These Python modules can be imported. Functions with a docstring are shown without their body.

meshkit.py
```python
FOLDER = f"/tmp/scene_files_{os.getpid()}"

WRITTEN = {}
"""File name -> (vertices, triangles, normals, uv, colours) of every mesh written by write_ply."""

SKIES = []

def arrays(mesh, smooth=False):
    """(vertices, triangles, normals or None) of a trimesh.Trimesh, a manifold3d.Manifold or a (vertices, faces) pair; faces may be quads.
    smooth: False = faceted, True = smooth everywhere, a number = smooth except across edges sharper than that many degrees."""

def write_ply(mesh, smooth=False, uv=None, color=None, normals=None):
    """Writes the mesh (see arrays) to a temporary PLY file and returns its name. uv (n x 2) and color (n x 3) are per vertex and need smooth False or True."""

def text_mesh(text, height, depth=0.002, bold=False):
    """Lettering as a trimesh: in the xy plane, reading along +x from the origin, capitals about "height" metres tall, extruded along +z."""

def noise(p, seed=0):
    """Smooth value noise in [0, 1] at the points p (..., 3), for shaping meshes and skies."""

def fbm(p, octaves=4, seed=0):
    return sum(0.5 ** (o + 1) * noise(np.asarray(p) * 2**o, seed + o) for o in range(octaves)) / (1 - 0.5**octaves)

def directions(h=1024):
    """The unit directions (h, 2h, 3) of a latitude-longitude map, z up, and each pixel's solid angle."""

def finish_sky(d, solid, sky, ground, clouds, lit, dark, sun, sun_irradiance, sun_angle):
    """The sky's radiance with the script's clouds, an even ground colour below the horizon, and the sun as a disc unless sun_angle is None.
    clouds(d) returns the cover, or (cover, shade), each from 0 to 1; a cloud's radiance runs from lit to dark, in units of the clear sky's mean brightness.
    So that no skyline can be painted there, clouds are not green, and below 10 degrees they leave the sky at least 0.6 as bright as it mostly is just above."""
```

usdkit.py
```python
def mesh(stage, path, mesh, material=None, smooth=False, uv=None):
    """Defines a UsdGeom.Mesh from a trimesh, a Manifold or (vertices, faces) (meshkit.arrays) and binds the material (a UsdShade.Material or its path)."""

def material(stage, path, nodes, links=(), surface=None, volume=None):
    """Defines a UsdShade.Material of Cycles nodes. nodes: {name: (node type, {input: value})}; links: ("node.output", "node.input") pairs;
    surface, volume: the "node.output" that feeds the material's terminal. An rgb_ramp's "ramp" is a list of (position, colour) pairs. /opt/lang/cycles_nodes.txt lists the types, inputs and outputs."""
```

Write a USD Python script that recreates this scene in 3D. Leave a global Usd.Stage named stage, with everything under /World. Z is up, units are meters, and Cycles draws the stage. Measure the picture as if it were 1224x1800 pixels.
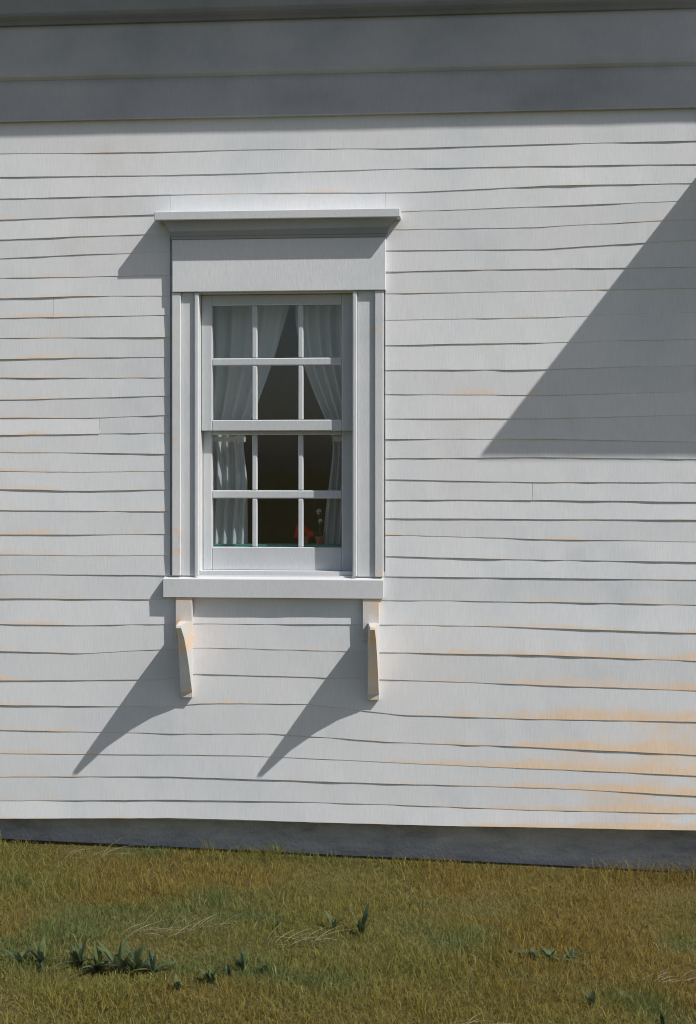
import math, random
import numpy as np, trimesh, usdkit
from meshkit import noise, fbm
from pxr import Usd, UsdGeom, UsdLux, UsdShade, Gf, Sdf, Vt

stage = Usd.Stage.CreateInMemory()
UsdGeom.SetStageUpAxis(stage, 'Z'); UsdGeom.SetStageMetersPerUnit(stage, 1.0)
UsdGeom.Xform.Define(stage, '/World'); UsdGeom.Scope.Define(stage, '/World/Looks')
random.seed(7); rng = np.random.default_rng(7)

# ------------------------------------------------------------------ camera, sky, sun, exposure
D = 7.0                                   # metres from the wall
YAW = math.radians(5.2)                   # turned a little to the left of square-on
F = D / math.cos(YAW) / 0.0026            # focal length in photograph pixels
CX, CZ = D * math.tan(YAW), 1.77
HORIZON = 820.0
EXPOSURE = 0.0
SA, SB = 1.97, 2.58                       # a shadow moves this far left / down per metre of projection
SUN_DIR = np.array([SA, -1.0, SB]) / math.sqrt(SA * SA + 1 + SB * SB)
SUN_I, SKY_I = 1.2, 0.088

cam = UsdGeom.Camera.Define(stage, '/World/camera')
cam.CreateHorizontalApertureAttr(36.0); cam.CreateVerticalApertureAttr(36.0 * 1024 / 696)
cam.CreateFocalLengthAttr(36.0 * F / 1224.0)
cam.CreateVerticalApertureOffsetAttr(-36.0 * (900 - HORIZON) / 1224.0)
cam.CreateClippingRangeAttr(Gf.Vec2f(0.05, 5000))
cam.CreateExposureAttr(EXPOSURE)
fw = np.array([-math.sin(YAW), math.cos(YAW), 0]); rt = np.array([math.cos(YAW), math.sin(YAW), 0])
cam.AddTransformOp().Set(Gf.Matrix4d(rt[0], rt[1], 0, 0, 0, 0, 1, 0, -fw[0], -fw[1], 0, 0, CX, -D, CZ, 1))

sun = UsdLux.DistantLight.Define(stage, '/World/sun')
sun.CreateIntensityAttr(SUN_I); sun.CreateAngleAttr(0.5); sun.CreateNormalizeAttr(True); sun.CreateColorAttr(Gf.Vec3f(1.0, 0.972, 0.94))
zq = SUN_DIR; xq = np.cross([0, 0, 1.0], zq); xq /= np.linalg.norm(xq); yq = np.cross(zq, xq)
sun.AddTransformOp().Set(Gf.Matrix4d(*xq, 0, *yq, 0, *zq, 0, 0, 0, 30, 1))

sky = UsdLux.DomeLight.Define(stage, '/World/sky')
sky.GetPrim().SetCustomDataByKey('kind', 'structure')
skym = usdkit.material(stage, '/World/Looks/sky_air', {
    's': ('sky_texture', {'sky_type': 'single_scattering', 'sun_disc': False, 'aerosol_density': 2.0, 'sun_elevation': math.asin(SUN_DIR[2]), 'sun_rotation': math.atan2(SUN_DIR[0], SUN_DIR[1])}),
    'b': ('background_shader', {'strength': SKY_I})}, [('s.color', 'b.color')], surface='b.background')
UsdShade.MaterialBindingAPI.Apply(sky.GetPrim()).Bind(skym)


def at(px, py, Y=0.0):
    """The point (x, z) at depth Y that stands at a place of the photograph."""
    u, v = (px - 612.0) / F, (HORIZON - py) / F
    t = (Y + D) / (math.cos(YAW) + u * math.sin(YAW))
    return CX + t * (-math.sin(YAW) + u * math.cos(YAW)), CZ + t * v


def X(px, Y=0.0, py=820):
    return at(px, py, Y)[0]


def Z(py, px=490, Y=0.0):
    return at(px, py, Y)[1]


def ground_at(px, py):
    v = (HORIZON - py) / F
    u = (px - 612.0) / F
    t = -CZ / v
    return CX + t * (-math.sin(YAW) + u * math.cos(YAW)), -D + t * (math.cos(YAW) + u * math.sin(YAW))


# ------------------------------------------------------------------ helpers
used = {}


def numbered(parent, name):
    k = (parent, name); n = used.get(k, 0); used[k] = n + 1
    return name if n == 0 else f'{name}_{n:03d}'


def mark(prim, label=None, cat=None, group=None, kind=None):
    for k, v in (('label', label), ('category', cat), ('group', group), ('kind', kind)):
        if v: prim.SetCustomDataByKey(k, v)
    return prim


def obj(name, mesh, mat, parent=None, smooth=False, uv=None, label=None):
    pp = str(parent.GetPath()) if parent else '/World'
    p = usdkit.mesh(stage, f'{pp}/{numbered(pp, name)}', mesh, mat, smooth=smooth, uv=uv).GetPrim()
    if label: p.SetCustomDataByKey('label', label)
    return p


def thing(name, label, cat, loc=(0, 0, 0), rotz=0, group=None):
    x = UsdGeom.Xform.Define(stage, '/World/' + numbered('/World', name))
    x.AddTranslateOp().Set(Gf.Vec3d(*map(float, loc))); x.AddRotateZOp().Set(math.degrees(rotz))
    return mark(x.GetPrim(), label, cat, group)


def box(x0, x1, y0, y1, z0, z1, c=0.002):
    """A box with its edges eased by c."""
    x0, x1 = sorted((x0, x1)); y0, y1 = sorted((y0, y1)); z0, z1 = sorted((z0, z1))
    c = min(c, 0.3 * min(x1 - x0, y1 - y0, z1 - z0))
    if c <= 0:
        return trimesh.creation.box(bounds=[[x0, y0, z0], [x1, y1, z1]])
    pts = []
    for sx in (0, 1):
        for sy in (0, 1):
            for sz in (0, 1):
                p = np.array([(x0, x1)[sx], (y0, y1)[sy], (z0, z1)[sz]]); s = np.array([1 - 2 * sx, 1 - 2 * sy, 1 - 2 * sz]) * c
                for k in range(3):
                    q = p + s; q[k] = p[k]; pts.append(q)
    return trimesh.convex.convex_hull(np.array(pts))


def prism_x(profile, x0, x1):
    """A closed (y, z) polygon run along x."""
    from shapely.geometry import Polygon
    m = trimesh.creation.extrude_polygon(Polygon(profile), x1 - x0, engine='earcut')
    v = m.vertices
    m.vertices = np.column_stack([v[:, 2] + x0, v[:, 0], v[:, 1]])
    m.fix_normals(); return m


def cat(*ms): return trimesh.util.concatenate(ms)


def M(name, nodes, links, surface):
    return usdkit.material(stage, '/World/Looks/' + name, nodes, links, surface=surface)


# ------------------------------------------------------------------ materials
def paint(name, col, var=0.05, rough=0.6, wear=0.0, bump=0.25, wear_col=(0.80, 0.46, 0.19), bare=True):
    """Old oil paint: slow drifts of tone, fine brushing, and bare ochre primer where wear says so."""
    c = np.array(col)
    n = {
        'g': ('geometry', {}),
        'mp': ('mapping', {'scale': (1.0, 1.0, 1.6)}),
        'big': ('noise_texture', {'scale': 1.7, 'detail': 4.0, 'roughness': 0.6}),
        'tone': ('rgb_ramp', {'ramp': [(0.30, tuple(c * (1 - 1.5 * var) * np.array([0.985, 1.0, 1.01]))), (0.5, tuple(c)), (0.68, tuple(np.minimum(c * (1 + var) * np.array([1.015, 0.995, 0.985]), 0.92)))]}),
        'ms': ('mapping', {'scale': (260.0, 260.0, 24.0)}),
        'streak': ('noise_texture', {'scale': 1.0, 'detail': 3.0, 'roughness': 0.6}),
        'sr': ('map_range', {'from_min': 0.3, 'from_max': 0.7, 'to_min': 0.93, 'to_max': 1.05, 'clamp': True}),
        'mul': ('mix_color', {'blend_type': 'multiply', 'fac': 1.0}),
        'oi': ('object_info', {}),
        'or': ('map_range', {'from_min': 0.0, 'from_max': 1.0, 'to_min': 1 - var * 0.9, 'to_max': 1 + var * 0.5}),
        'mul2': ('mix_color', {'blend_type': 'multiply', 'fac': 1.0, 'use_clamp': False}),
        'fine': ('noise_texture', {'scale': 420.0, 'detail': 2.0}),
        'hadd': ('math', {'math_type': 'add'}),
        'bump': ('bump', {'strength': bump, 'distance': 0.002}),
        'p': ('principled_bsdf', {'roughness': rough, 'specular_ior_level': 0.3}),
    }
    l = [('g.position', 'mp.vector'), ('mp.vector', 'big.vector'), ('big.fac', 'tone.fac'), ('g.position', 'ms.vector'), ('ms.vector', 'streak.vector'),
         ('streak.fac', 'sr.value'), ('tone.color', 'mul.a'), ('sr.result', 'mul.b'), ('oi.random', 'or.value'), ('mul.result', 'mul2.a'), ('or.result', 'mul2.b'),
         ('g.position', 'fine.vector'), ('streak.fac', 'hadd.value1'), ('fine.fac', 'hadd.value2'), ('hadd.value', 'bump.height'), ('bump.normal', 'p.normal')]
    out = 'mul2.result'
    if wear > 0:
        n.update({
            'wm': ('mapping', {'scale': (3.2, 3.2, 7.0)}), 'wn': ('noise_texture', {'scale': 1.0, 'detail': 5.0, 'roughness': 0.68}),
            'wm2': ('mapping', {'scale': (90.0, 90.0, 22.0)}), 'wn2': ('noise_texture', {'scale': 1.0, 'detail': 3.0, 'roughness': 0.7}),
            'a1': ('math', {'math_type': 'multiply_add', 'value2': 0.30}),
            'wr': ('map_range', {'from_min': 0.80 - 0.22 * wear, 'from_max': 0.98 - 0.22 * wear, 'to_min': 0.0, 'to_max': 0.8, 'clamp': True}),
            'wc': ('color', {'value': wear_col}), 'wmix': ('mix_color', {'blend_type': 'mix'})})
        l += [('g.position', 'wm.vector'), ('wm.vector', 'wn.vector'), ('g.position', 'wm2.vector'), ('wm2.vector', 'wn2.vector'),
              ('wn2.fac', 'a1.value1'), ('wn.fac', 'a1.value3'), ('a1.value', 'wr.value'), ('wr.result', 'wmix.fac'), (out, 'wmix.a'), ('wc.color', 'wmix.b')]
        out = 'wmix.result'
    l.append((out, 'p.base_color'))
    return M(name, n, l, 'p.BSDF')


def board_paint():
    """White clapboard paint: as paint(), rubbed down to an ochre primer along the butts low on the right and in small spots at the left."""
    c = np.array((0.685, 0.70, 0.71))
    n = {
        'g': ('geometry', {}), 'sp': ('separate_xyz', {}),
        'big': ('noise_texture', {'scale': 1.3, 'detail': 4.0, 'roughness': 0.6}),
        'tone': ('rgb_ramp', {'ramp': [(0.28, (0.60, 0.625, 0.645)), (0.45, tuple(c)), (0.58, (0.715, 0.715, 0.72)), (0.72, (0.665, 0.655, 0.655))]}),
        'ms': ('mapping', {'scale': (230.0, 10.0, 14.0)}), 'streak': ('noise_texture', {'scale': 1.0, 'detail': 3.0, 'roughness': 0.65}),
        'sr': ('map_range', {'from_min': 0.28, 'from_max': 0.72, 'to_min': 0.93, 'to_max': 1.05, 'clamp': True}),
        'mul': ('mix_color', {'blend_type': 'multiply', 'fac': 1.0, 'use_clamp': False}),
        'oi': ('object_info', {}), 'or': ('map_range', {'to_min': 0.93, 'to_max': 1.03}),
        'mul2': ('mix_color', {'blend_type': 'multiply', 'fac': 1.0, 'use_clamp': False}),
        'fine': ('noise_texture', {'scale': 300.0, 'detail': 3.0, 'roughness': 0.7}), 'hadd': ('math', {'math_type': 'add'}),
        'bump': ('bump', {'strength': 0.22, 'distance': 0.002}),
        'p': ('principled_bsdf', {'roughness': 0.62, 'specular_ior_level': 0.25}),
        # how worn the paint is at a place: low on the right, a little at the left
        'uv': ('uvmap', {'attribute': 'st'}), 'su': ('separate_xyz', {}),
        'edge': ('map_range', {'from_min': 0.0, 'from_max': 0.42, 'to_min': 0.27, 'to_max': -0.08, 'clamp': True}),
        'rx': ('map_range', {'range_type': 'smoothstep', 'from_min': -0.1, 'from_max': 1.45, 'to_min': 0.0, 'to_max': 1.0, 'clamp': True}),
        'rz': ('map_range', {'range_type': 'smoothstep', 'from_min': 1.45, 'from_max': 0.55, 'to_min': 0.0, 'to_max': 1.0, 'clamp': True}),
        'r': ('math', {'math_type': 'multiply'}), 'rs': ('math', {'math_type': 'multiply', 'value2': 0.38}),
        'lx': ('map_range', {'range_type': 'smoothstep', 'from_min': -0.95, 'from_max': -1.7, 'to_min': 0.0, 'to_max': 0.13, 'clamp': True}),
        'lz': ('map_range', {'range_type': 'smoothstep', 'from_min': 2.9, 'from_max': 2.45, 'to_min': 0.0, 'to_max': 1.0, 'clamp': True}),
        'll': ('math', {'math_type': 'multiply'}),
        'sum': ('math', {'math_type': 'maximum'}), 'sum2': ('math', {'math_type': 'add'}),
        'wm': ('mapping', {'scale': (2.6, 1.0, 6.0)}), 'wn': ('noise_texture', {'scale': 1.0, 'detail': 5.0, 'roughness': 0.66}),
        'wm2': ('mapping', {'scale': (110.0, 10.0, 20.0)}), 'wn2': ('noise_texture', {'scale': 1.0, 'detail': 3.0, 'roughness': 0.7}),
        'a1': ('math', {'math_type': 'multiply_add', 'value2': 0.22}), 'a2': ('math', {'math_type': 'add'}),
        'wr': ('map_range', {'from_min': 0.86, 'from_max': 1.10, 'to_min': 0.0, 'to_max': 0.85, 'clamp': True}),
        'wc': ('rgb_ramp', {'ramp': [(0.35, (0.80, 0.54, 0.28)), (0.6, (0.78, 0.62, 0.47))]}),
        'wmix': ('mix_color', {'blend_type': 'mix'}),
    }
    l = [('g.position', 'sp.vector'), ('g.position', 'big.vector'), ('big.fac', 'tone.fac'), ('g.position', 'ms.vector'), ('ms.vector', 'streak.vector'), ('streak.fac', 'sr.value'),
         ('tone.color', 'mul.a'), ('sr.result', 'mul.b'), ('oi.random', 'or.value'), ('mul.result', 'mul2.a'), ('or.result', 'mul2.b'), ('g.position', 'fine.vector'),
         ('streak.fac', 'hadd.value1'), ('fine.fac', 'hadd.value2'), ('hadd.value', 'bump.height'), ('bump.normal', 'p.normal'),
         ('uv.UV', 'su.vector'), ('su.y', 'edge.value'), ('sp.x', 'rx.value'), ('sp.z', 'rz.value'), ('rx.result', 'r.value1'), ('rz.result', 'r.value2'), ('r.value', 'rs.value1'),
         ('sp.x', 'lx.value'), ('sp.z', 'lz.value'), ('lx.result', 'll.value1'), ('lz.result', 'll.value2'), ('rs.value', 'sum.value1'), ('ll.value', 'sum.value2'),
         ('sum.value', 'sum2.value1'), ('edge.result', 'sum2.value2'),
         ('g.position', 'wm.vector'), ('wm.vector', 'wn.vector'), ('g.position', 'wm2.vector'), ('wm2.vector', 'wn2.vector'), ('wn2.fac', 'a1.value1'), ('wn.fac', 'a1.value3'),
         ('a1.value', 'a2.value1'), ('sum2.value', 'a2.value2'), ('a2.value', 'wr.value'), ('wr.result', 'wmix.fac'), ('mul2.result', 'wmix.a'), ('wn2.fac', 'wc.fac'), ('wc.color', 'wmix.b'),
         ('wmix.result', 'p.base_color')]
    return M('white_clapboard_paint', n, l, 'p.BSDF')


def plain(name, col, rough=0.7, scale=20.0, var=0.2, bump=0.2):
    c = np.array(col)
    return M(name, {'g': ('geometry', {}), 'n': ('noise_texture', {'scale': scale, 'detail': 5.0, 'roughness': 0.65}),
                    'r': ('rgb_ramp', {'ramp': [(0.3, tuple(c * (1 - var))), (0.7, tuple(c * (1 + var)))]}),
                    'b': ('bump', {'strength': bump, 'distance': 0.004}), 'p': ('principled_bsdf', {'roughness': rough})},
             [('g.position', 'n.vector'), ('n.fac', 'r.fac'), ('r.color', 'p.base_color'), ('n.fac', 'b.height'), ('b.normal', 'p.normal')], 'p.BSDF')


def leafy(name, col, trans=0.35, attr=None, var=0.25):
    c = np.array(col)
    n = {'p': ('principled_bsdf', {'roughness': 0.6, 'specular_ior_level': 0.2}), 't': ('translucent_bsdf', {}), 'm': ('mix_closure', {'fac': trans})}
    if attr:
        n['a'] = ('attribute', {'attribute': attr}); l = [('a.color', 'p.base_color'), ('a.color', 't.color')]
    else:
        n.update({'g': ('geometry', {}), 'n': ('noise_texture', {'scale': 30.0, 'detail': 3.0}), 'r': ('rgb_ramp', {'ramp': [(0.3, tuple(c * (1 - var))), (0.7, tuple(c * (1 + var)))]})})
        l = [('g.position', 'n.vector'), ('n.fac', 'r.fac'), ('r.color', 'p.base_color'), ('r.color', 't.color')]
    return M(name, n, l + [('p.BSDF', 'm.closure1'), ('t.BSDF', 'm.closure2')], 'm.closure')


board_m = board_paint()
trim_m = paint('white_trim_paint', (0.59, 0.605, 0.615), var=0.05, wear=0.0)
mould_m = paint('shade_darkened_moulding_paint', (0.30, 0.315, 0.33), var=0.10)  # trim paint darkened: the shade under the crown cap is in the colour
head_m = paint('white_head_board_paint', (0.67, 0.685, 0.70), var=0.05)
sash_m = paint('white_sash_paint', (0.52, 0.54, 0.55), var=0.04)
bracket_m = paint('worn_bracket_paint', (0.56, 0.55, 0.53), var=0.08, wear=0.80)
bracket_worn_m = paint('bare_bracket_paint', (0.56, 0.55, 0.53), var=0.08, wear=1.05)
band_m = paint('worn_casing_paint', (0.60, 0.615, 0.62), var=0.05, wear=0.35)
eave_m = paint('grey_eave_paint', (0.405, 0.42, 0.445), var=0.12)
crown_m = paint('shade_darkened_eave_paint', (0.20, 0.21, 0.215), var=0.14)  # eave paint again, made darker to carry the shade below the roof edge
found_m = M('grey_foundation_render', {'g': ('geometry', {}), 'mp': ('mapping', {'scale': (1.0, 1.0, 3.0)}), 'n': ('noise_texture', {'scale': 4.0, 'detail': 6.0, 'roughness': 0.7}),
    'r': ('rgb_ramp', {'ramp': [(0.30, (0.27, 0.27, 0.28)), (0.48, (0.41, 0.41, 0.42)), (0.70, (0.54, 0.535, 0.53))]}), 'v': ('voronoi_texture', {'scale': 70.0}), 'h': ('math', {'math_type': 'add'}),
    'b': ('bump', {'strength': 0.7, 'distance': 0.006}), 'p': ('principled_bsdf', {'roughness': 0.95, 'specular_ior_level': 0.2})},
    [('g.position', 'mp.vector'), ('mp.vector', 'n.vector'), ('n.fac', 'r.fac'), ('r.color', 'p.base_color'), ('g.position', 'v.vector'), ('v.distance', 'h.value1'), ('n.fac', 'h.value2'), ('h.value', 'b.height'), ('b.normal', 'p.normal')], 'p.BSDF')
shingle_m = plain('grey_roof_shingle', (0.12, 0.12, 0.13), 0.9, 14.0, 0.3)
plaster_m = plain('dim_room_plaster', (0.46, 0.45, 0.44), 0.9, 4.0, 0.15)
floor_m = plain('dark_floor_wood', (0.12, 0.08, 0.05), 0.6, 8.0, 0.3)
green_m = plain('green_sill_paint', (0.10, 0.33, 0.25), 0.5, 20.0, 0.15)
red_m = leafy('red_petal', (0.80, 0.02, 0.03), 0.3)
white_m = leafy('white_petal', (0.75, 0.76, 0.74), 0.3)
stem_m = leafy('house_plant_leaf', (0.07, 0.13, 0.05), 0.3)
pot_m = plain('terracotta_pot', (0.30, 0.10, 0.06), 0.8, 20.0, 0.2)
brass_m = M('brass', {'p': ('principled_bsdf', {'base_color': (0.5, 0.36, 0.14), 'metallic': 1.0, 'roughness': 0.35})}, [], 'p.BSDF')
door_m = paint('dark_green_door_paint', (0.04, 0.07, 0.06), var=0.1)
pane_m = M('old_window_glass', {'lw': ('layer_weight', {'blend': 0.5}), 'pw': ('math', {'math_type': 'power', 'value2': 5.0}), 'ma': ('math', {'math_type': 'multiply_add', 'value2': 0.93, 'value3': 0.05}),
                                'g': ('geometry', {}), 'n': ('noise_texture', {'scale': 5.0, 'detail': 1.0}), 'b': ('bump', {'strength': 0.04, 'distance': 0.01}),
                                't': ('transparent_bsdf', {'color': (0.93, 0.95, 0.95)}), 'gl': ('glossy_bsdf', {'color': (1, 1, 1), 'roughness': 0.02}), 'm': ('mix_closure', {})},
           [('lw.facing', 'pw.value1'), ('pw.value', 'ma.value1'), ('ma.value', 'm.fac'), ('g.position', 'n.vector'), ('n.fac', 'b.height'), ('b.normal', 'gl.normal'), ('t.BSDF', 'm.closure1'), ('gl.BSDF', 'm.closure2')], 'm.closure')
curtain_m = M('white_curtain_cloth', {'g': ('geometry', {}), 'mp': ('mapping', {'scale': (9.0, 9.0, 2.0)}), 'n': ('noise_texture', {'scale': 1.0, 'detail': 4.0}),
                                      'r': ('rgb_ramp', {'ramp': [(0.3, (0.74, 0.77, 0.80)), (0.7, (0.84, 0.85, 0.86))]}), 'd': ('diffuse_bsdf', {}), 't': ('translucent_bsdf', {}), 'm': ('mix_closure', {'fac': 0.28})},
              [('g.position', 'mp.vector'), ('mp.vector', 'n.vector'), ('n.fac', 'r.fac'), ('r.color', 'd.color'), ('r.color', 't.color'), ('d.BSDF', 'm.closure1'), ('t.BSDF', 'm.closure2')], 'm.closure')
grass_m = leafy('meadow_grass', (0.1, 0.1, 0.03), 0.35, attr='tint')
weed_m = leafy('dark_weed_leaf', (0.080, 0.115, 0.052), 0.35)
weed_ms = [weed_m, leafy('olive_weed_leaf', (0.115, 0.140, 0.055), 0.4), leafy('grey_green_weed_leaf', (0.070, 0.105, 0.062), 0.35)]
dry_m = leafy('dry_grass_stalk', (0.36, 0.32, 0.20), 0.3)
soil_m = M('turf_soil', {'g': ('geometry', {}), 'n': ('noise_texture', {'scale': 1.1, 'detail': 6.0, 'roughness': 0.7}),
                         'r': ('rgb_ramp', {'ramp': [(0.3, (0.06, 0.065, 0.022)), (0.5, (0.10, 0.085, 0.030)), (0.7, (0.12, 0.09, 0.035))]}),
                         'n2': ('noise_texture', {'scale': 60.0, 'detail': 4.0}), 'b': ('bump', {'strength': 0.8, 'distance': 0.03}), 'p': ('principled_bsdf', {'roughness': 0.95, 'specular_ior_level': 0.1})},
           [('g.position', 'n.vector'), ('n.fac', 'r.fac'), ('r.color', 'p.base_color'), ('g.position', 'n2.vector'), ('n2.fac', 'b.height'), ('b.normal', 'p.normal')], 'p.BSDF')


# ------------------------------------------------------------------ ground
def gz(x, y):
    x = np.asarray(x, float); y = np.asarray(y, float)
    near = np.clip(1 - np.hypot(x, y + 2) / 14.0, 0, 1)
    und = fbm(np.stack([x * 0.9, y * 0.9, 0 * x], -1), 3, 5) - 0.5
    return -0.034 - 0.024 * np.clip(x, -6, 6) + 0.05 * und * near * np.clip(-y / 0.8, 0.25, 1)


gx = np.concatenate([[-600, -200, -70, -30, -14, -9], np.linspace(-6, 6, 121), [9, 14, 30, 70, 200, 600]])
gy = np.concatenate([[-600, -200, -70, -30, -14], np.linspace(-9, 1, 101), [3, 6, 12, 30, 80, 250, 600]])
GX, GY = np.meshgrid(gx, gy, indexing='ij'); GZ = gz(GX, GY)
ni, nj = GX.shape
ii, jj = np.meshgrid(np.arange(ni - 1), np.arange(nj - 1), indexing='ij'); q = ii * nj + jj
gfaces = np.stack([q, q + nj, q + nj + 1, q + 1], -1).reshape(-1, 4)
ground = obj('ground', (np.stack([GX, GY, GZ], -1).reshape(-1, 3), gfaces), soil_m, smooth=True)
mark(ground, kind='structure')

# ------------------------------------------------------------------ the house: shell
HX0, HX1, HB = -3.6, 4.8, 6.0              # left end, right end, depth
house = thing('clapboard_house', 'white clapboard house wall with one twelve-pane window, grey eaves and dark foundation', 'house')
zb = Z(1447, 612)                           # bottom of the boards
FR_PROUD = 0.036                            # frieze face in front of the wall line
z_fr0, z_fr1, z_cr = Z(204, 612), Z(132, 612), Z(30, 612)
WX0, WX1 = X(349), X(624)                   # rough opening
WZ0, WZ1 = Z(1004), Z(512)
top_wall = z_cr + 0.25
DX0, DX1, DZ1 = X(1224) + 0.55, X(1224) + 1.45, 2.12    # the door to the right of the picture
wall = obj('front_wall', cat(box(HX0, WX0, 0, 0.12, zb, top_wall, 0), box(WX1, DX0, 0, 0.12, zb, top_wall, 0), box(DX1, HX1, 0, 0.12, zb, top_wall, 0),
                             box(WX0, WX1, 0, 0.12, zb, WZ0, 0), box(WX0, WX1, 0, 0.12, WZ1, top_wall, 0), box(DX0, DX1, 0, 0.12, DZ1, top_wall, 0)), trim_m, house)
obj('side_wall', box(HX0, HX0 + 0.12, 0.121, HB, zb, top_wall, 0), board_m, house)
obj('side_wall', box(HX1 - 0.12, HX1, 0.121, HB, zb, top_wall, 0), board_m, house)
obj('back_wall', box(HX0 + 0.121, HX1 - 0.121, HB - 0.12, HB, zb, top_wall, 0), board_m, house)
obj('foundation', box(HX0 + 0.05, HX1 - 0.05, 0.10, HB - 0.06, -0.6, zb - 0.001, 0.004), found_m, house)
obj('room_floor', box(HX0 + 0.13, HX1 - 0.13, 0.125, HB - 0.13, 0.20, 0.30, 0), floor_m, house)
obj('room_ceiling', box(HX0 + 0.13, HX1 - 0.13, 0.125, HB - 0.13, 3.0, 3.06, 0), plaster_m, house)
obj('room_partition', box(HX0 + 0.14, HX1 - 0.14, 3.2, 3.28, 0.31, 2.99, 0), plaster_m, house)
obj('room_partition', box(-2.6, -2.52, 0.13, 3.19, 0.31, 2.99, 0), plaster_m, house)
obj('room_partition', box(1.6, 1.68, 0.13, 3.19, 0.31, 2.99, 0), plaster_m, house)

# ------------------------------------------------------------------ clapboards: lines of the butts, measured where each crosses the wall
full_top = [[(0, 271), (150, 270), (290, 268), (470, 263), (690, 262), (930, 255), (1224, 248)],
            [(0, 312), (290, 309), (470, 304), (690, 298), (930, 293), (1224, 289)],
            [(0, 350), (150, 347), (290, 343), (500, 340), (720, 339), (970, 327), (1224, 323)]]
left = [(387, 382, 377), (422, 416, 412), (455, 448, 444), (489, 487, 484), (525, 521, 521), (560, 557, 554), (595, 594, 593), (632, 629, 628), (664, 665, 664),
        (703, 700, 696), (735, 735, 730), (765, 763, 761), (795, 796, 798), (828, 830, 828), (860, 863, 861), (897, 898, 899), (940, 940, 939), (975, 977, 976), (1010, 1010, 1011)]
right = [(373, 364, 353), (404, 400, 385), (441, 439, 422), (478, 473, 470), (517, 512, 507), (563, 559, 548), (607, 603, 596), (651, 650, 642), (693, 695, 689), (736, 736, 729),
         (772, 772, 777), (806, 804, 807), (843, 848, 848), (879, 879, 882), (911, 913, 914), (940, 948, 952), (978, 984, 988), (1013, 1016, 1019)]
full_low = [[(0, 1052), (290, 1053), (690, 1055), (955, 1058), (1224, 1063)],
            [(0, 1097), (150, 1099), (340, 1096), (690, 1098), (860, 1101), (1224, 1112)],
            [(0, 1144), (150, 1148), (340, 1138), (690, 1147), (950, 1151), (1224, 1162)],
            [(0, 1196), (290, 1194), (340, 1184), (690, 1194), (950, 1204), (1224, 1214)],
            [(0, 1239), (290, 1242), (350, 1236), (540, 1237), (700, 1256), (950, 1264), (1224, 1268)],
            [(0, 1283), (300, 1289), (480, 1289), (690, 1304), (960, 1314), (1224, 1327)],
            [(0, 1324), (300, 1326), (440, 1328), (690, 1340), (900, 1349), (1224, 1363)],
            [(0, 1365), (290, 1364), (500, 1371), (690, 1377), (960, 1385), (1224, 1398)],
            [(0, 1407), (290, 1405), (500, 1408), (690, 1414), (950, 1424), (1224, 1429)],
            [(0, 1438), (300, 1437), (700, 1449), (1224, 1459)]]


def line(points):
    """z of a butt line over x, level beyond the frame."""
    w = np.array([at(*p) for p in points])
    return lambda x: np.interp(x, w[:, 0], w[:, 1])


BF, BT = -0.0185, -0.0120                  # face at the butt, and where the next butt meets it


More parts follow.
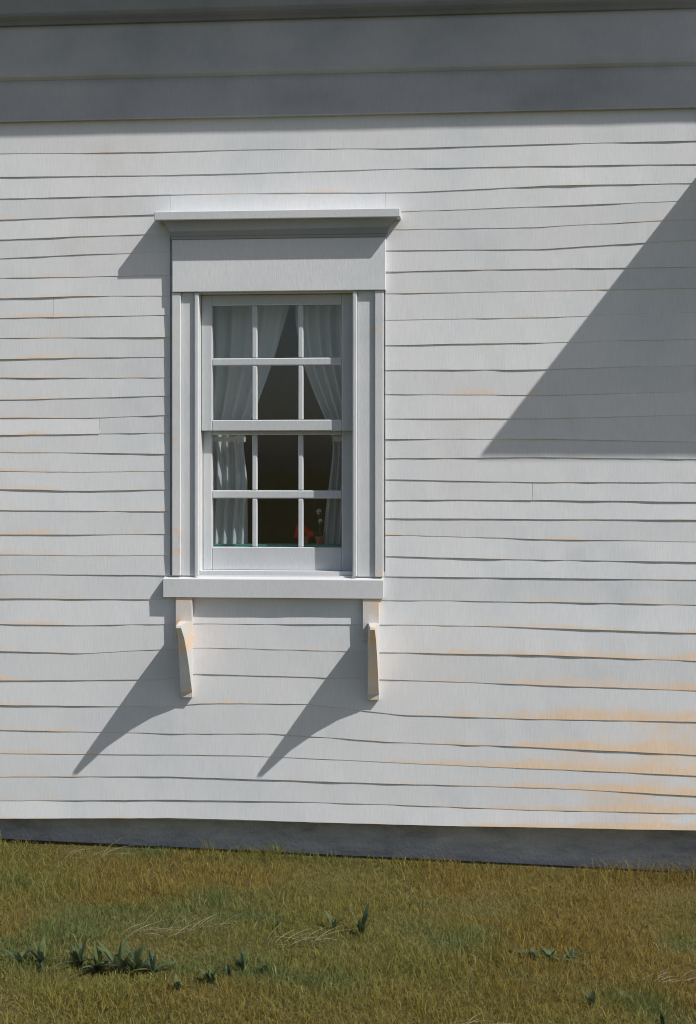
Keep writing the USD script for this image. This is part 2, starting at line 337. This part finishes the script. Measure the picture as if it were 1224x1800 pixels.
def board(x0, x1, zlo, zhi, seed):
    n = max(2, int((x1 - x0) / 0.045)); x = np.linspace(x0, x1, n + 1)
    wob = lambda s, k, a: (noise(np.stack([x * k, 0 * x + s * 7.7, 0 * x], -1), s) - 0.5) * 2 * a
    lo = zlo(x) + wob(seed, 4.0, 0.0013) + wob(seed + 900, 28.0, 0.0008)
    hi = zhi(x) + 0.022
    e = np.maximum(hi - lo - 0.022, 0.03)
    thick = 0.0021 + wob(seed + 40, 2.0, 0.0022) + wob(seed + 70, 11.0, 0.0013)
    thick = np.clip(thick, 0.0005, 0.008)
    yb = BT - thick
    slope = (BT - yb) / e
    yt = yb + slope * (hi - lo) + 0.001
    c = 0.0009
    rows = [(yb + 0.0065, lo), (yb + c, lo), (yb, lo + c), (yb * 0.5 + yt * 0.5, 0.5 * (lo + hi)), (yt, hi), (yt + 0.004, hi)]
    v = np.concatenate([np.stack([x, np.clip(r[0], None, -0.0005), r[1]], -1) for r in rows]); m = n + 1
    f = []
    i = np.arange(n)
    for r in range(len(rows)):
        a, b = r * m, ((r + 1) % len(rows)) * m
        f.append(np.stack([a + i, a + i + 1, b + i + 1, b + i], -1))
    f = np.concatenate(f)
    ends = [[0, m, 2 * m, 3 * m], [0, 3 * m, 4 * m, 5 * m], [n, n + 3 * m, n + 2 * m, n + m], [n, n + 5 * m, n + 4 * m, n + 3 * m]]
    f = np.vstack([f, np.array(ends)])
    vv = np.repeat([-0.05, 0, 0.02, 0.5, 1, 1], m)
    return (v, f), np.stack([v[:, 0], vv], -1)


bn = [0]


def course(x0, x1, zlo, zhi, joints=()):
    xs = [x0] + sorted(j for j in joints if x0 + 0.2 < j < x1 - 0.2) + [x1]
    for a, b in zip(xs[:-1], xs[1:]):
        bn[0] += 1
        m, uv = board(a + (0.0008 if a != x0 else 0), b - (0.0008 if b != x1 else 0), zlo, zhi, bn[0])
        obj('clapboard', m, board_m, wall, uv=uv)


CASL, CASR = X(300), X(678)                # boards run to the casing
frz = lambda x: 0 * x + z_fr0 + 0.004
jr = random.Random(11)


def some(lo, hi, p=0.5): return [jr.uniform(lo, hi)] if jr.random() < p else []


zhi = frz
for pts in full_top:
    zl = line(pts); course(HX0 + 0.10, HX1 - 0.10, zl, zhi, some(-3, -1.9, 0.6) + some(-1.2, 1.2, 0.0) + some(1.9, 4)); zhi = zl
zt_full = zhi
zl4 = line([(290, 377), (690, 373)])
course(CASL + 0.001, CASR - 0.001, zl4, zt_full, [])
zhi = zt_full
for k, (a, b, c) in enumerate(left):
    zl = line([(0, a), (150, b), (290, c)])
    xb = CASL
    j = some(-3, -1.7, 0.5)
    if k == 5: j.append(X(95))
    elif k == 11: j.append(X(176))
    elif jr.random() < 0.0: j.append(jr.uniform(X(60), X(250)))
    course(HX0 + 0.10, xb, zl, zhi, j); zhi = zl
left_last = zhi
zhi = zt_full
for k, (a, b, c) in enumerate(right):
    zl = line([(690, a), (950, b), (1224, c)])
    j = []
    if k == 13: j.append(X(936))
    elif jr.random() < 0.0: j.append(jr.uniform(X(780), X(1200)))
    course(CASR, DX0 - 0.09, zl, zhi, j); zhi = zl
right_last = zhi
# the first course below the window joins the left and right runs
zl = line(full_low[0])
course(HX0 + 0.10, X(292), zl, left_last, some(-3, -1.8)); course(X(672), DX0 - 0.09, zl, right_last, [])
course(X(292) + 0.001, X(672) - 0.001, zl, lambda x: 0 * x + Z(1020), [])
zhi = zl
for k, pts in enumerate(full_low[1:]):
    zl = line(pts)
    course(HX0 + 0.10, DX0 - 0.09, zl, zhi, some(-3, -1.75, 0.6) + some(-0.3, 1.3, 0.0)); zhi = zl
obj('siding', box(DX1 + 0.09, HX1 - 0.10, -0.014, -0.001, zb, z_fr0), board_m, wall)
obj('corner_board', box(HX0 - 0.024, HX0 + 0.099, -0.026, 0.1, zb, z_fr0 - 0.002), trim_m, house)
obj('corner_board', box(HX1 - 0.099, HX1 + 0.024, -0.026, 0.1, zb, z_fr0 - 0.002), trim_m, house)

# ------------------------------------------------------------------ eaves: frieze in two tiers, bed moulding, sloping crown, roof
EX0, EX1 = HX0 - 0.35, HX1 + 0.35
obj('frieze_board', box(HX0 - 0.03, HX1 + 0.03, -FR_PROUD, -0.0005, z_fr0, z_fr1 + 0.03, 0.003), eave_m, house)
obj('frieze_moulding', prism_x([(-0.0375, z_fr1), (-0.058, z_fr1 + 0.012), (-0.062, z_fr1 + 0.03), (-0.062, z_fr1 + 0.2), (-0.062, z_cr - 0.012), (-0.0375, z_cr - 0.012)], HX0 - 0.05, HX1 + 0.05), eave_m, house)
P_E = 0.30
Z_E = z_fr0 - 0.006 + SB * (P_E + 0.03 - FR_PROUD) - 0.015
cy = [(-0.064, z_cr - 0.022), (-0.080, z_cr - 0.020), (-0.084, z_cr), (-0.095, z_cr + 0.006)]
for k in range(9):                        # a hollow crown up to the drip edge
    s = k / 8
    cy.append((-(0.105 + (P_E - 0.03 - 0.105) * (s ** 1.25)), z_cr + 0.012 + (Z_E - z_cr - 0.012) * s))
cy += [(-P_E, Z_E + 0.002), (-P_E, Z_E + 0.03), (0.0, Z_E + 0.03 + 0.18), (0.0, z_cr - 0.022)]
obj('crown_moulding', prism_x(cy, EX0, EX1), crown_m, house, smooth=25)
rp = 0.62
zr = Z_E + 0.034
obj('roof', cat(prism_x([(-P_E - 0.03, zr - 0.019), (-P_E - 0.03, zr + 0.02), (HB / 2, zr + 0.02 + rp * (HB / 2 + P_E + 0.03)), (HB / 2, zr - 0.019 + rp * (HB / 2 + P_E + 0.03))], EX0 - 0.05, EX1 + 0.05),
                prism_x([(HB / 2 + 0.001, zr - 0.019 + rp * (HB / 2 + P_E + 0.03)), (HB / 2 + 0.001, zr + 0.02 + rp * (HB / 2 + P_E + 0.03)), (HB + P_E, zr + 0.02), (HB + P_E, zr - 0.019)], EX0 - 0.05, EX1 + 0.05)), shingle_m, house)
for xg in (HX0, HX1 - 0.12):
    obj('gable_wall', prism_x([(0.121, top_wall + 0.001), (HB / 2, zr - 0.05 + rp * (HB / 2 + P_E)), (HB, top_wall + 0.001)], xg, xg + 0.12), board_m, house)

# ------------------------------------------------------------------ door hood and door, to the right of the picture: the hood throws the big shadow
tx, tz = at(866, 795, -0.016)
zh0 = Z(236, 1224)
PH = (zh0 - tz) / SB
hx0 = tx + SA * PH
deck = box(hx0, hx0 + 2.2, -PH - 0.016, -0.02, zh0, zh0 + 0.07, 0.004)
top = prism_x([(-PH - 0.05, zh0 + 0.071), (-PH - 0.05, zh0 + 0.085), (-0.02, zh0 + 0.15), (-0.02, zh0 + 0.071)], hx0 + 0.02, hx0 + 2.22)
for m_ in (deck, top):                    # its left end is cut a little askew
    v_ = m_.vertices.copy(); e_ = v_[:, 0] < hx0 + 0.5; v_[e_, 0] += 0.065 * np.clip((v_[e_, 1] + PH + 0.05) / PH, 0, 1); m_.vertices = v_
hood = obj('door_hood', cat(deck, top), trim_m, house)
for xb in (hx0 + 0.30, hx0 + 1.85):
    obj('hood_bracket', prism_x([(-0.021, zh0 - 0.30), (-0.06, zh0 - 0.28), (-PH * 0.30, zh0 - 0.10), (-PH * 0.5, zh0 - 0.05), (-PH * 0.5, zh0 - 0.001), (-0.021, zh0 - 0.001)], xb, xb + 0.06), trim_m, hood)
dd = obj('door', box(DX0 + 0.02, DX1 - 0.02, 0.02, 0.065, zb + 0.02, DZ1 - 0.02), door_m, house)
obj('door_casing', cat(box(DX0 - 0.085, DX0 + 0.02, -0.03, 0.0, zb, DZ1 - 0.001), box(DX1 - 0.02, DX1 + 0.085, -0.03, 0.0, zb, DZ1 - 0.001), box(DX0 - 0.1, DX1 + 0.1, -0.034, 0.0, DZ1, DZ1 + 0.14)), trim_m, dd)
for px_ in (0, 1):
    for pz_ in (0, 1):
        w = (DX1 - DX0 - 0.04) / 2
        obj('door_panel', box(DX0 + 0.12 + px_ * (w - 0.03), DX0 + 0.02 + w - 0.03 + px_ * (w - 0.03), 0.012, 0.0195, 0.35 + pz_ * 0.85, 1.05 + pz_ * 0.85, 0.006), door_m, dd)
knob = trimesh.creation.icosphere(2, 0.03); knob.apply_translation([DX0 + 0.09, -0.03, 1.1])
obj('door_knob', knob, brass_m, dd, smooth=True)
obj('door_step', box(DX0 - 0.1, DX1 + 0.1, -0.45, 0.04, -0.3, zb - 0.01, 0.01), found_m, house)

# ------------------------------------------------------------------ the window
jx0, jx1 = X(352), X(621)
jz0, jz1 = Z(997), Z(516)
JB = 0.16
win = obj('window', cat(box(WX0 - 0.0, jx0, -0.019, JB, WZ0, WZ1, 0), box(jx1, WX1, -0.019, JB, WZ0, WZ1, 0), box(jx0, jx1, -0.019, JB, jz1, WZ1, 0)), trim_m, house)
win.SetCustomDataByKey('label', 'twelve-pane double-hung window with tied-back curtains')
cz0, cz1 = Z(1012), Z(513.5)               # casing
for xo0, xo1, xm0, xm1, xi0, xi1 in ((305, 320, 320, 344, 344, 352), (660, 675, 629, 660, 621, 629)):
    mt = band_m
    obj('casing_band', box(X(xo0), X(xo1), -0.0345, -0.0005, cz0, cz1, 0.0025), mt, win)
    obj('casing', box(X(xm0) + 0.0006, X(xm1) - 0.0006, -0.0205, -0.0005, cz0, cz1, 0.001), trim_m, win)
    obj('casing_bead', box(X(xi0), X(xi1), -0.0345, -0.0195, cz0, cz1, 0.005), trim_m, win)
hx0w, hx1w = X(306), X(679)
hz0, hz1 = Z(513), Z(421)
obj('head_board', box(hx0w, hx1w, -0.041, -0.0005, hz0, hz1, 0.002), head_m, win)
# crown moulding with returned ends: rings of a hollow profile
prof = [(0.000, hz1 + 0.0005), (0.004, hz1 + 0.0005), (0.007, hz1 + 0.010), (0.004, hz1 + 0.014)]
zc1 = Z(391)
for k in range(9):
    s = k / 8
    prof.append((0.008 + 0.044 * (1 - math.cos(s * math.pi / 2)) ** 0.9 if s > 0 else 0.008, hz1 + 0.016 + (zc1 - hz1 - 0.016) * math.sin(s * math.pi / 2) ** 1.05))
prof += [(0.054, zc1 + 0.0005)]
prof = np.array(prof)


def returned(prof, x0, x1, y):
    n = len(prof); v = []
    for p, z in prof:
        v += [(x0 - p, -0.0005, z), (x0 - p, y - p, z), (x1 + p, y - p, z), (x1 + p, -0.0005, z)]
    f = []
    for k in range(n - 1):
        for j in range(4):
            a, b = 4 * k + j, 4 * k + (j + 1) % 4
            f.append((a, b, b + 4, a + 4))
    f += [(3, 2, 1, 0), (4 * n - 4, 4 * n - 3, 4 * n - 2, 4 * n - 1)]
    f = np.array(f)
    m = trimesh.Trimesh(np.array(v), np.vstack([f[:, [0, 1, 2]], f[:, [0, 2, 3]]]), process=False); m.fix_normals(); return m


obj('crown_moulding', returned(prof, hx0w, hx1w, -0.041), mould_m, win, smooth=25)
obj('crown_cap', box(hx0w - 0.070, hx1w + 0.070, -0.041 - 0.070, -0.0005, zc1 + 0.001, Z(375.5), 0.003), trim_m, win)
# sill, sloping to the weather
sx0, sx1 = X(291), X(675)
sf = -0.0495
sz1, sz0 = Z(1018, 490, sf), Z(1051, 490, sf)
obj('sill', prism_x([(sf, sz0), (sf, sz1 - 0.003), (sf + 0.003, sz1), (-0.0005, sz1 + 0.008), (-0.0005, sz0 + 0.006)], sx0, sx1), trim_m, win)
obj('sill_slope', prism_x([(0.0, sz1 - 0.02), (0.0, sz1 + 0.0082), (0.055, sz1 + 0.030), (0.145, sz1 + 0.034), (0.145, sz1 - 0.02)], jx0 + 0.0006, jx1 - 0.0006), trim_m, win)

# brackets under the sill, with a long pointed arm
S = 0.0026


def bracket(uxa, uxb, lxa, lxb):
    y0 = -0.0195
    zt, zm = sz0 - 0.001, Z(1118)
    up = box(X(uxa), X(uxb), -0.044, -0.010, zm - 0.01, zt, 0.002)
    P = lambda p, py: (y0 - p, Z(py))
    low = prism_x([(-0.010, Z(1094)), P(0.10, 1089), P(0.268, 1090), P(0.271, 1094), P(0.20, 1114), P(0.14, 1141), P(0.09, 1168), P(0.045, 1199), P(0.014, 1217), P(0.014, 1226), (-0.010, Z(1226))], X(lxa) + 0.0012, X(lxb) - 0.0015)
    v = low.vertices.copy(); left_side = v[:, 0] < X((lxa + lxb) / 2)
    v[left_side, 0] += 13 * S * np.clip((y0 - v[left_side, 1]) / 0.2545, 0, 1)
    low.vertices = v
    return cat(up, low)


obj('bracket', bracket(312, 341, 319, 341), bracket_m, win)
obj('bracket', bracket(639, 668, 646, 668), bracket_worn_m, win, label='bracket rubbed down to orange bare wood')

# sashes
ux = [375, 443, 452, 524, 533, 602]


def sash(y, zt, zbm, top, rows, lower):
    """Stiles, rails and muntins, each its own piece, and six panes."""
    T = 0.036
    gx_ = [X(p, y) for p in ux]
    gx_[0], gx_[-1] = X(373, y), X(601, y)
    xa, xb = jx0 + 0.002, jx1 - 0.002
    zz = [[Z(r[0], 490, y), Z(r[1], 490, y)] for r in rows]
    pieces = [('stile', box(xa, gx_[0], y, y + T, zbm, zt, 0.003)), ('stile', box(gx_[5], xb, y, y + T, zbm, zt, 0.003)),
              ('rail', box(gx_[0] + 0.0004, gx_[5] - 0.0004, y + 0.0005, y + T, zz[0][0], zt, 0.003)),
              ('rail', box(gx_[0] + 0.0004, gx_[5] - 0.0004, y + 0.0005, y + T, zbm, zz[1][1], 0.003)),
              ('muntin', box(gx_[0] + 0.0004, gx_[5] - 0.0004, y + 0.003, y + 0.030, zz[1][0], zz[0][1], 0.004))]
    for a, b in ((1, 2), (3, 4)):
        for r in zz:
            pieces.append(('muntin', box(gx_[a], gx_[b], y + 0.004, y + 0.029, r[1] + 0.0004, r[0] - 0.0004, 0.004)))
    for nme, m in pieces:
        obj('sash_' + nme if nme != 'muntin' else nme, m, sash_m, win)
    for a, b in ((0, 1), (2, 3), (4, 5)):
        for r in zz:
            obj('pane', trimesh.creation.box(bounds=[[gx_[a] - 0.003, y + 0.016, r[1] - 0.003], [gx_[b] + 0.003, y + 0.019, r[0] + 0.003]]), pane_m, win)


YU, YL = 0.018, 0.060
sash(YU, jz1 - 0.001, Z(757, 490, YU), True, [(536, 629), (642, 738)], False)
sash(YL, Z(738, 490, YL), sz1 + 0.0335, False, [(764, 862), (876, 962)], True)
obj('inner_sill', box(jx0 - 0.06, jx1 + 0.06, 0.1465, 0.30, Z(957, 490, 0.16) - 0.03, Z(957, 490, 0.16), 0.003), green_m, win)
obj('inner_casing', cat(box(jx0 - 0.10, jx0 - 0.0, JB + 0.001, JB + 0.016, Z(957, 490, 0.16) + 0.001, jz1 + 0.1), box(jx1, jx1 + 0.1, JB + 0.001, JB + 0.016, Z(957, 490, 0.16) + 0.001, jz1 + 0.1), box(jx0 - 0.001, jx1 + 0.001, JB + 0.001, JB + 0.016, jz1 + 0.001, jz1 + 0.1)), trim_m, win)

# ------------------------------------------------------------------ curtains behind the glass
YC = 0.215


def curtain(outer_px, inner, seed, folds):
    pts = np.array([at(px, py, YC) for px, py in inner])[::-1]
    z = np.linspace(pts[0, 1], pts[-1, 1], 70)
    xi = np.interp(z, pts[:, 1], pts[:, 0])
    k = np.ones(5) / 5; xi = np.convolve(np.pad(xi, 2, 'edge'), k, 'valid')
    xo = X(outer_px, YC)
    u = np.linspace(0, 1, 70)
    U, ZZ = np.meshgrid(u, z, indexing='ij')
    XI = np.broadcast_to(xi, U.shape)
    xx = xo + (XI - xo) * U
    gather = np.clip(np.abs(XI - xo) / 0.40, 0.25, 1)
    ph = folds * (U + 0.05 * np.sin(ZZ * 4 + seed))
    amp = 0.013 + 0.010 * (1 - gather)
    yy = YC + amp * np.sin(2 * np.pi * ph) + 0.006 * np.sin(2 * np.pi * ph * 0.43 + seed) + 0.006 * (noise(np.stack([U * 5, ZZ * 5, 0 * U], -1), seed) - 0.5)
    a = np.stack([xx, yy, ZZ], -1).reshape(-1, 3); b = np.stack([xx, yy + 0.0015, ZZ], -1).reshape(-1, 3)
    n, m = U.shape
    i, j = np.meshgrid(np.arange(n - 1), np.arange(m - 1), indexing='ij'); q = (i * m + j)
    f1 = np.stack([q, q + m, q + m + 1, q + 1], -1).reshape(-1, 4); f2 = f1[:, ::-1] + n * m
    per = np.concatenate([np.arange(m), np.arange(1, n) * m + m - 1, (n - 1) * m + np.arange(m - 2, -1, -1), np.arange(n - 2, 0, -1) * m]); nx_ = np.roll(per, -1)
    f3 = np.stack([nx_, per, per + n * m, nx_ + n * m], -1)
    return (np.vstack([a, b]), np.vstack([f1, f2, f3]))


cl = obj('curtain', curtain(338, [(520, 500), (506, 545), (484, 625), (470, 665), (452, 715), (436, 752), (428, 775), (431, 800), (436, 850), (434, 962)], 3, 6.0), curtain_m, smooth=True)
mark(cl, 'white curtain on the left of the window, tied back towards the left jamb', 'curtain')
cr = obj('curtain', curtain(640, [(522, 500), (520, 560), (530, 625), (541, 660), (557, 700), (576, 745), (586, 770), (584, 800), (578, 850), (572, 900), (566, 962)], 8, 6.0), curtain_m, smooth=True)
mark(cr, 'white curtain on the right of the window, tied back towards the right jamb', 'curtain')
for s, (pxa, pxb) in ((0, (340, 432)), (1, (584, 640))):
    xa, xb = X(pxa, YC), X(pxb, YC)
    t = np.linspace(0, 2 * np.pi, 25)[:-1]
    path = np.stack([(xa + xb) / 2 + np.cos(t) * (xb - xa) / 2, YC + np.sin(t) * 0.040, 0 * t + Z(772, 490, YC)], -1)
    v = np.concatenate([path + [0, 0, -0.012], path + [0, 0, 0.012]]); n = len(t); i = np.arange(n)
    obj('tieback', (v, np.stack([i, (i + 1) % n, n + (i + 1) % n, n + i], -1)), curtain_m, (cl, cr)[s], smooth=True)

# rod that carries them
rod = trimesh.creation.cylinder(0.008, X(650, 0.2) - X(330, 0.2), sections=12); rod.apply_transform(trimesh.transformations.rotation_matrix(math.pi / 2, [0, 1, 0]))
rod.apply_translation([(X(650, 0.2) + X(330, 0.2)) / 2, YC, Z(500, 490, YC)])
# flower pot on the inside sill
zs = Z(957, 490, 0.16)


def petals(c, r, n, seed):
    rg = np.random.default_rng(seed); vs, fs = [], []
    for k in range(n):
        d = rg.normal(size=3); d[1] -= 0.3; d /= np.linalg.norm(d)
        a = np.cross(d, [0.3, 0.2, 1]); a /= np.linalg.norm(a); b = np.cross(d, a)
        p = c + d * r * rg.uniform(0.4, 1.0); s = r * rg.uniform(0.3, 0.5)
        o = len(vs) * 5
        vs.append(np.array([p - a * s, p - b * s, p + a * s, p + b * s, p + d * s * 0.4])); fs += [(o, o + 1, o + 4), (o + 1, o + 2, o + 4), (o + 2, o + 3, o + 4), (o + 3, o, o + 4)]
    return trimesh.Trimesh(np.vstack(vs), np.array(fs), process=False)


def stick(a, b, r=0.002):
    return trimesh.creation.cylinder(r, segment=[a, b], sections=6)


def potted(px, name, label, blooms, mat, seed):
    Y = 0.172; x0 = X(px, Y)
    o = thing(name, label, 'potted plant', (x0, Y, zs))
    prof_ = np.array([[0.0, 0.001], [0.016, 0.001], [0.021, 0.030], [0.024, 0.031], [0.024, 0.038], [0.020, 0.038], [0.019, 0.032], [0, 0.032]])
    obj('pot', trimesh.creation.revolve(prof_, sections=20), pot_m, o, smooth=30)
    rg = np.random.default_rng(seed)
    for bx, bz, r in blooms:
        c = np.array([bx, rg.uniform(-0.008, 0.008), bz])
        st = obj('stem', stick([bx * 0.2, 0, 0.03], c), stem_m, o)
        obj('bloom', petals(c, r, 34, seed), mat, o)
    for k in range(5):
        a = rg.uniform(0, 6.28); d = np.array([math.cos(a), math.sin(a) * 0.5, 0.5])
        p = np.array([0, 0, 0.04]); tip = p + d * 0.035; w = np.cross(d, [0, 0, 1]); w /= np.linalg.norm(w)
        obj('leaf', (np.array([p, p + d * 0.018 + w * 0.012, tip, p + d * 0.018 - w * 0.012, p + d * 0.018 + [0, 0, 0.004]]), np.array([(0, 1, 4), (1, 2, 4), (2, 3, 4), (3, 0, 4)])), stem_m, o)


potted(536, 'potted_flower', 'red flowering plant standing on the inside window sill', [(-0.016, 0.066, 0.032), (0.022, 0.048, 0.022), (-0.034, 0.042, 0.020)], red_m, 4)
potted(562, 'potted_flower', 'small white flowering plant on the inside sill near the right curtain', [(-0.004, 0.155, 0.014), (0.004, 0.11, 0.012)], white_m, 9)


# ------------------------------------------------------------------ grass
def tint(x, y, n):
    p = np.stack([x * 1.1, y * 1.6, 0 * x], -1)
    a = fbm(p, 4, 21); b = fbm(p * 1.9 + 31, 3, 4); r = rng.random(n)
    ol, oc, gr, st = np.array([0.190, 0.176, 0.040]), np.array([0.222, 0.165, 0.038]), np.array([0.128, 0.162, 0.048]), np.array([0.29, 0.25, 0.11])
    w1 = np.clip((a - 0.45) * 5, 0, 1)[:, None]; w2 = np.clip((b - 0.52) * 5, 0, 1)[:, None]
    c = ol * (1 - w1) + oc * w1; c = c * (1 - w2) + gr * w2
    d = (r < 0.03)[:, None]; c = np.where(d, st, c)
    return c * (0.82 + 0.36 * rng.random(n))[:, None]


def blades(x, y, h, w, lean, n):
    az = rng.random(n) * 2 * np.pi; la = rng.random(n) * 2 * np.pi
    z = gz(x, y) - 0.004
    side = np.stack([np.cos(az), np.sin(az), 0 * az], -1) * (w / 2)[:, None]
    ld = np.stack([np.cos(la), np.sin(la), 0 * la], -1) * (h * lean)[:, None]
    base = np.stack([x, y, z], -1); up = np.stack([0 * h, 0 * h, h], -1)
    mid = base + up * 0.55 + ld * 0.35; tip = base + up * (1 - 0.35 * lean[:, None]) + ld
    v = np.stack([base - side, base + side, mid - side * 0.75, mid + side * 0.75, tip], 1).reshape(-1, 3)
    o = np.arange(n)[:, None] * 5
    f = np.stack([o + [0, 1, 3], o + [0, 3, 2], o + [2, 3, 4]], 1).reshape(-1, 3)
    return v, f


N1 = 300000
y1 = -rng.random(N1) ** 0.9 * 3.6 + 0.03
x1 = (rng.random(N1) - 0.5) * 6.0 + 0.1
cl_ = fbm(np.stack([x1 * 3.0, y1 * 3.0, 0 * x1], -1), 3, 9)
h1 = (0.012 + 0.036 * rng.random(N1) ** 1.5) * (0.3 + 1.5 * cl_)
h1 = h1 * np.where(rng.random(N1) < 0.02, 1.9, 1.0)
near_wall = np.exp(-((y1 + 0.03) / 0.10) ** 2)
h1 = h1 * (1 + 3.0 * near_wall * np.clip((fbm(np.stack([x1 * 2.3, 0 * x1, 0 * x1], -1), 3, 77) - 0.44) * 4, 0, 1) * rng.random(N1))
w1 = 0.0020 + 0.0022 * rng.random(N1)
v1, f1 = blades(x1, y1, h1, w1, 0.25 + 0.9 * rng.random(N1), N1)
c1 = tint(x1, y1, N1)
N2 = 60000                               # thinner further out
x2 = (rng.random(N2) - 0.5) * 22; y2 = 0.02 - rng.random(N2) * 12
keep = ~((np.abs(x2 - 0.1) < 3.0) & (y2 > -3.57)); x2, y2 = x2[keep], y2[keep]; N2 = len(x2)
v2, f2 = blades(x2, y2, 0.03 + 0.06 * rng.random(N2), 0.006 + 0.006 * rng.random(N2), 0.3 + 0.8 * rng.random(N2), N2)
c2 = tint(x2, y2, N2)
grass = obj('grass', (np.vstack([v1, v2]), np.vstack([f1, f2 + len(v1)])), grass_m)
mark(grass, 'olive and straw coloured rough grass in front of the house', 'grass', kind='stuff')
UsdGeom.PrimvarsAPI(grass).CreatePrimvar('tint', Sdf.ValueTypeNames.Color3fArray, 'vertex').Set(Vt.Vec3fArray.FromNumpy(np.repeat(np.vstack([c1, c2]), 5, axis=0).astype(np.float32)))


# ------------------------------------------------------------------ weeds and dry tufts in the grass
def leaf_blade(az, length, width, lean, curl=0.5):
    t = np.linspace(0, 1, 6); d = np.array([math.cos(az), math.sin(az), 0]); s = np.array([-math.sin(az), math.cos(az), 0])
    out = length * lean * t ** 1.5; up = length * (t - 0.35 * curl * lean * t ** 2)
    wd = width * np.sin(np.pi * (0.12 + 0.88 * t)) ** 0.8
    c = out[:, None] * d + up[:, None] * np.array([0, 0, 1.0])
    v = np.concatenate([c - s * wd[:, None] / 2, c + d * (wd * 0.12)[:, None] * -1, c + s * wd[:, None] / 2]); n = len(t); i = np.arange(n - 1)
    f = np.vstack([np.stack([i, n + i, n + i + 1, i + 1], -1), np.stack([n + i, 2 * n + i, 2 * n + i + 1, n + i + 1], -1)])
    return v, f


def weed(px, py, hpx, label, group=None, n=6, spread=0.6, seed=0, width=0.018):
    x, y = ground_at(px, py)
    s = (y + D) / F * hpx
    rg = random.Random(seed)
    o = thing('weed', label, 'weed', (x, y, float(gz(np.array([x]), np.array([y]))[0])), 0, group)
    for k in range(n):
        obj('leaf', leaf_blade(rg.uniform(0, 6.28), s * rg.uniform(0.35, 1.15), width * rg.uniform(0.5, 1.25), rg.uniform(0.15, spread) * rg.uniform(0.7, 1.6), rg.uniform(0.3, 1.6)), rg.choice(weed_ms), o, smooth=True)


weed(636, 1634, 62, 'tallest dark blue-green weed, standing alone near the middle of the grass', n=8, seed=1, width=0.022)
weed(588, 1624, 40, 'small dark weed just left of the tallest weed in the middle of the grass', n=5, seed=2)
weed(488, 1628, 32, 'thin upright weed among pale stalks left of the middle', n=4, seed=3, spread=0.25, width=0.012)
for k, (px, py, hh, lab) in enumerate(((38, 1692, 40, 'small dark weed at the far left edge of the grass'), (72, 1696, 48, 'narrow dark weed second from the left edge of the grass'),
                                      (140, 1694, 50, 'broad dark weed at the left end of the dense left clump'), (172, 1704, 56, 'broad dark weed second in the dense left clump'),
                                      (208, 1708, 68, 'tallest broad weed, in the middle of the dense left clump'), (240, 1710, 64, 'broad green weed just right of the tallest in the left clump'),
                                      (268, 1706, 48, 'shorter weed at the right end of the dense left clump'))):
    weed(px, py, hh, lab, 'weeds in the left clump', n=14, seed=10 + k, width=0.022, spread=1.2)
for k, (px, py, hh, lab) in enumerate(((312, 1732, 28, 'tiny dark weed nearest the viewer in the loose row right of the left clump'), (372, 1720, 44, 'largest weed of the loose row right of the left clump'),
                                      (403, 1708, 30, 'small weed between the two larger ones of the loose row'), (426, 1698, 48, 'upright forked weed near the right end of the loose row'),
                                      (462, 1700, 20, 'smallest weed, last at the right of the loose row'))):
    weed(px, py, hh, lab, 'weeds in the loose row', n=8, seed=30 + k, width=0.022)
for k, (px, py, hh, lab) in enumerate(((938, 1656, 20, 'left weed of the three low ones in the flat patch at right'), (968, 1658, 24, 'middle weed of the three low ones in the flat patch at right'),
                                      (1002, 1656, 20, 'right weed of the three low ones in the flat patch at right'))):
    weed(px, py, hh, lab, 'weeds in the right patch', n=22, seed=50 + k, spread=2.2)
weed(1042, 1742, 36, 'green weed low at the right, in front of the flat patch', n=7, seed=60)
weed(1166, 1776, 34, 'dark weed nearest the lower right corner', n=6, seed=61, spread=0.35)
weed(888, 1650, 24, 'sparse small weed left of the flat patch at right', n=4, seed=62, spread=0.4)


def tuft(pxs, label, n, seed, hpx, dirx):
    x, y = ground_at(*pxs); rg = random.Random(seed); s = (y + D) / F * hpx
    o = thing('dry_grass_tuft', label, 'grass tuft', (x, y, float(gz(np.array([x]), np.array([y]))[0])))
    for k in range(n):
        a = rg.uniform(-0.7, 0.7) + (0 if dirx > 0 else math.pi)
        v, f = leaf_blade(a, s * rg.uniform(0.6, 1.2), 0.004, rg.uniform(0.6, 1.8), 0.9)
        v = v + np.array([rg.uniform(-0.10, 0.10), rg.uniform(-0.05, 0.05), 0])
        obj('stalk', (v, f), dry_m, o, smooth=True)


tuft((258, 1640), 'pale dry grass stalks leaning right above the left clump of weeds', 16, 1, 45, 1)
tuft((335, 1636), 'pale dry grass stalks leaning left, right of the upright stalk', 14, 2, 42, 1)
tuft((500, 1655), 'longer pale dry stalks arching right near the thin upright weed', 18, 3, 48, 1)
tuft((190, 1650), 'two tall thin pale stalks standing above the left weeds', 4, 4, 60, 1)
tuft((140, 1512), 'pale grass stalks against the left end of the dark foundation', 16, 5, 50, 1)
tuft((1165, 1690), 'pale dry patch of stalks at the right edge of the grass', 22, 6, 26, 1)
tuft((800, 1790), 'straw coloured stalks at the bottom edge right of the middle', 26, 7, 40, 1)
mark(obj('curtain_rod', rod, brass_m), 'thin brass rod across the top of the window behind the glass', 'curtain rod')
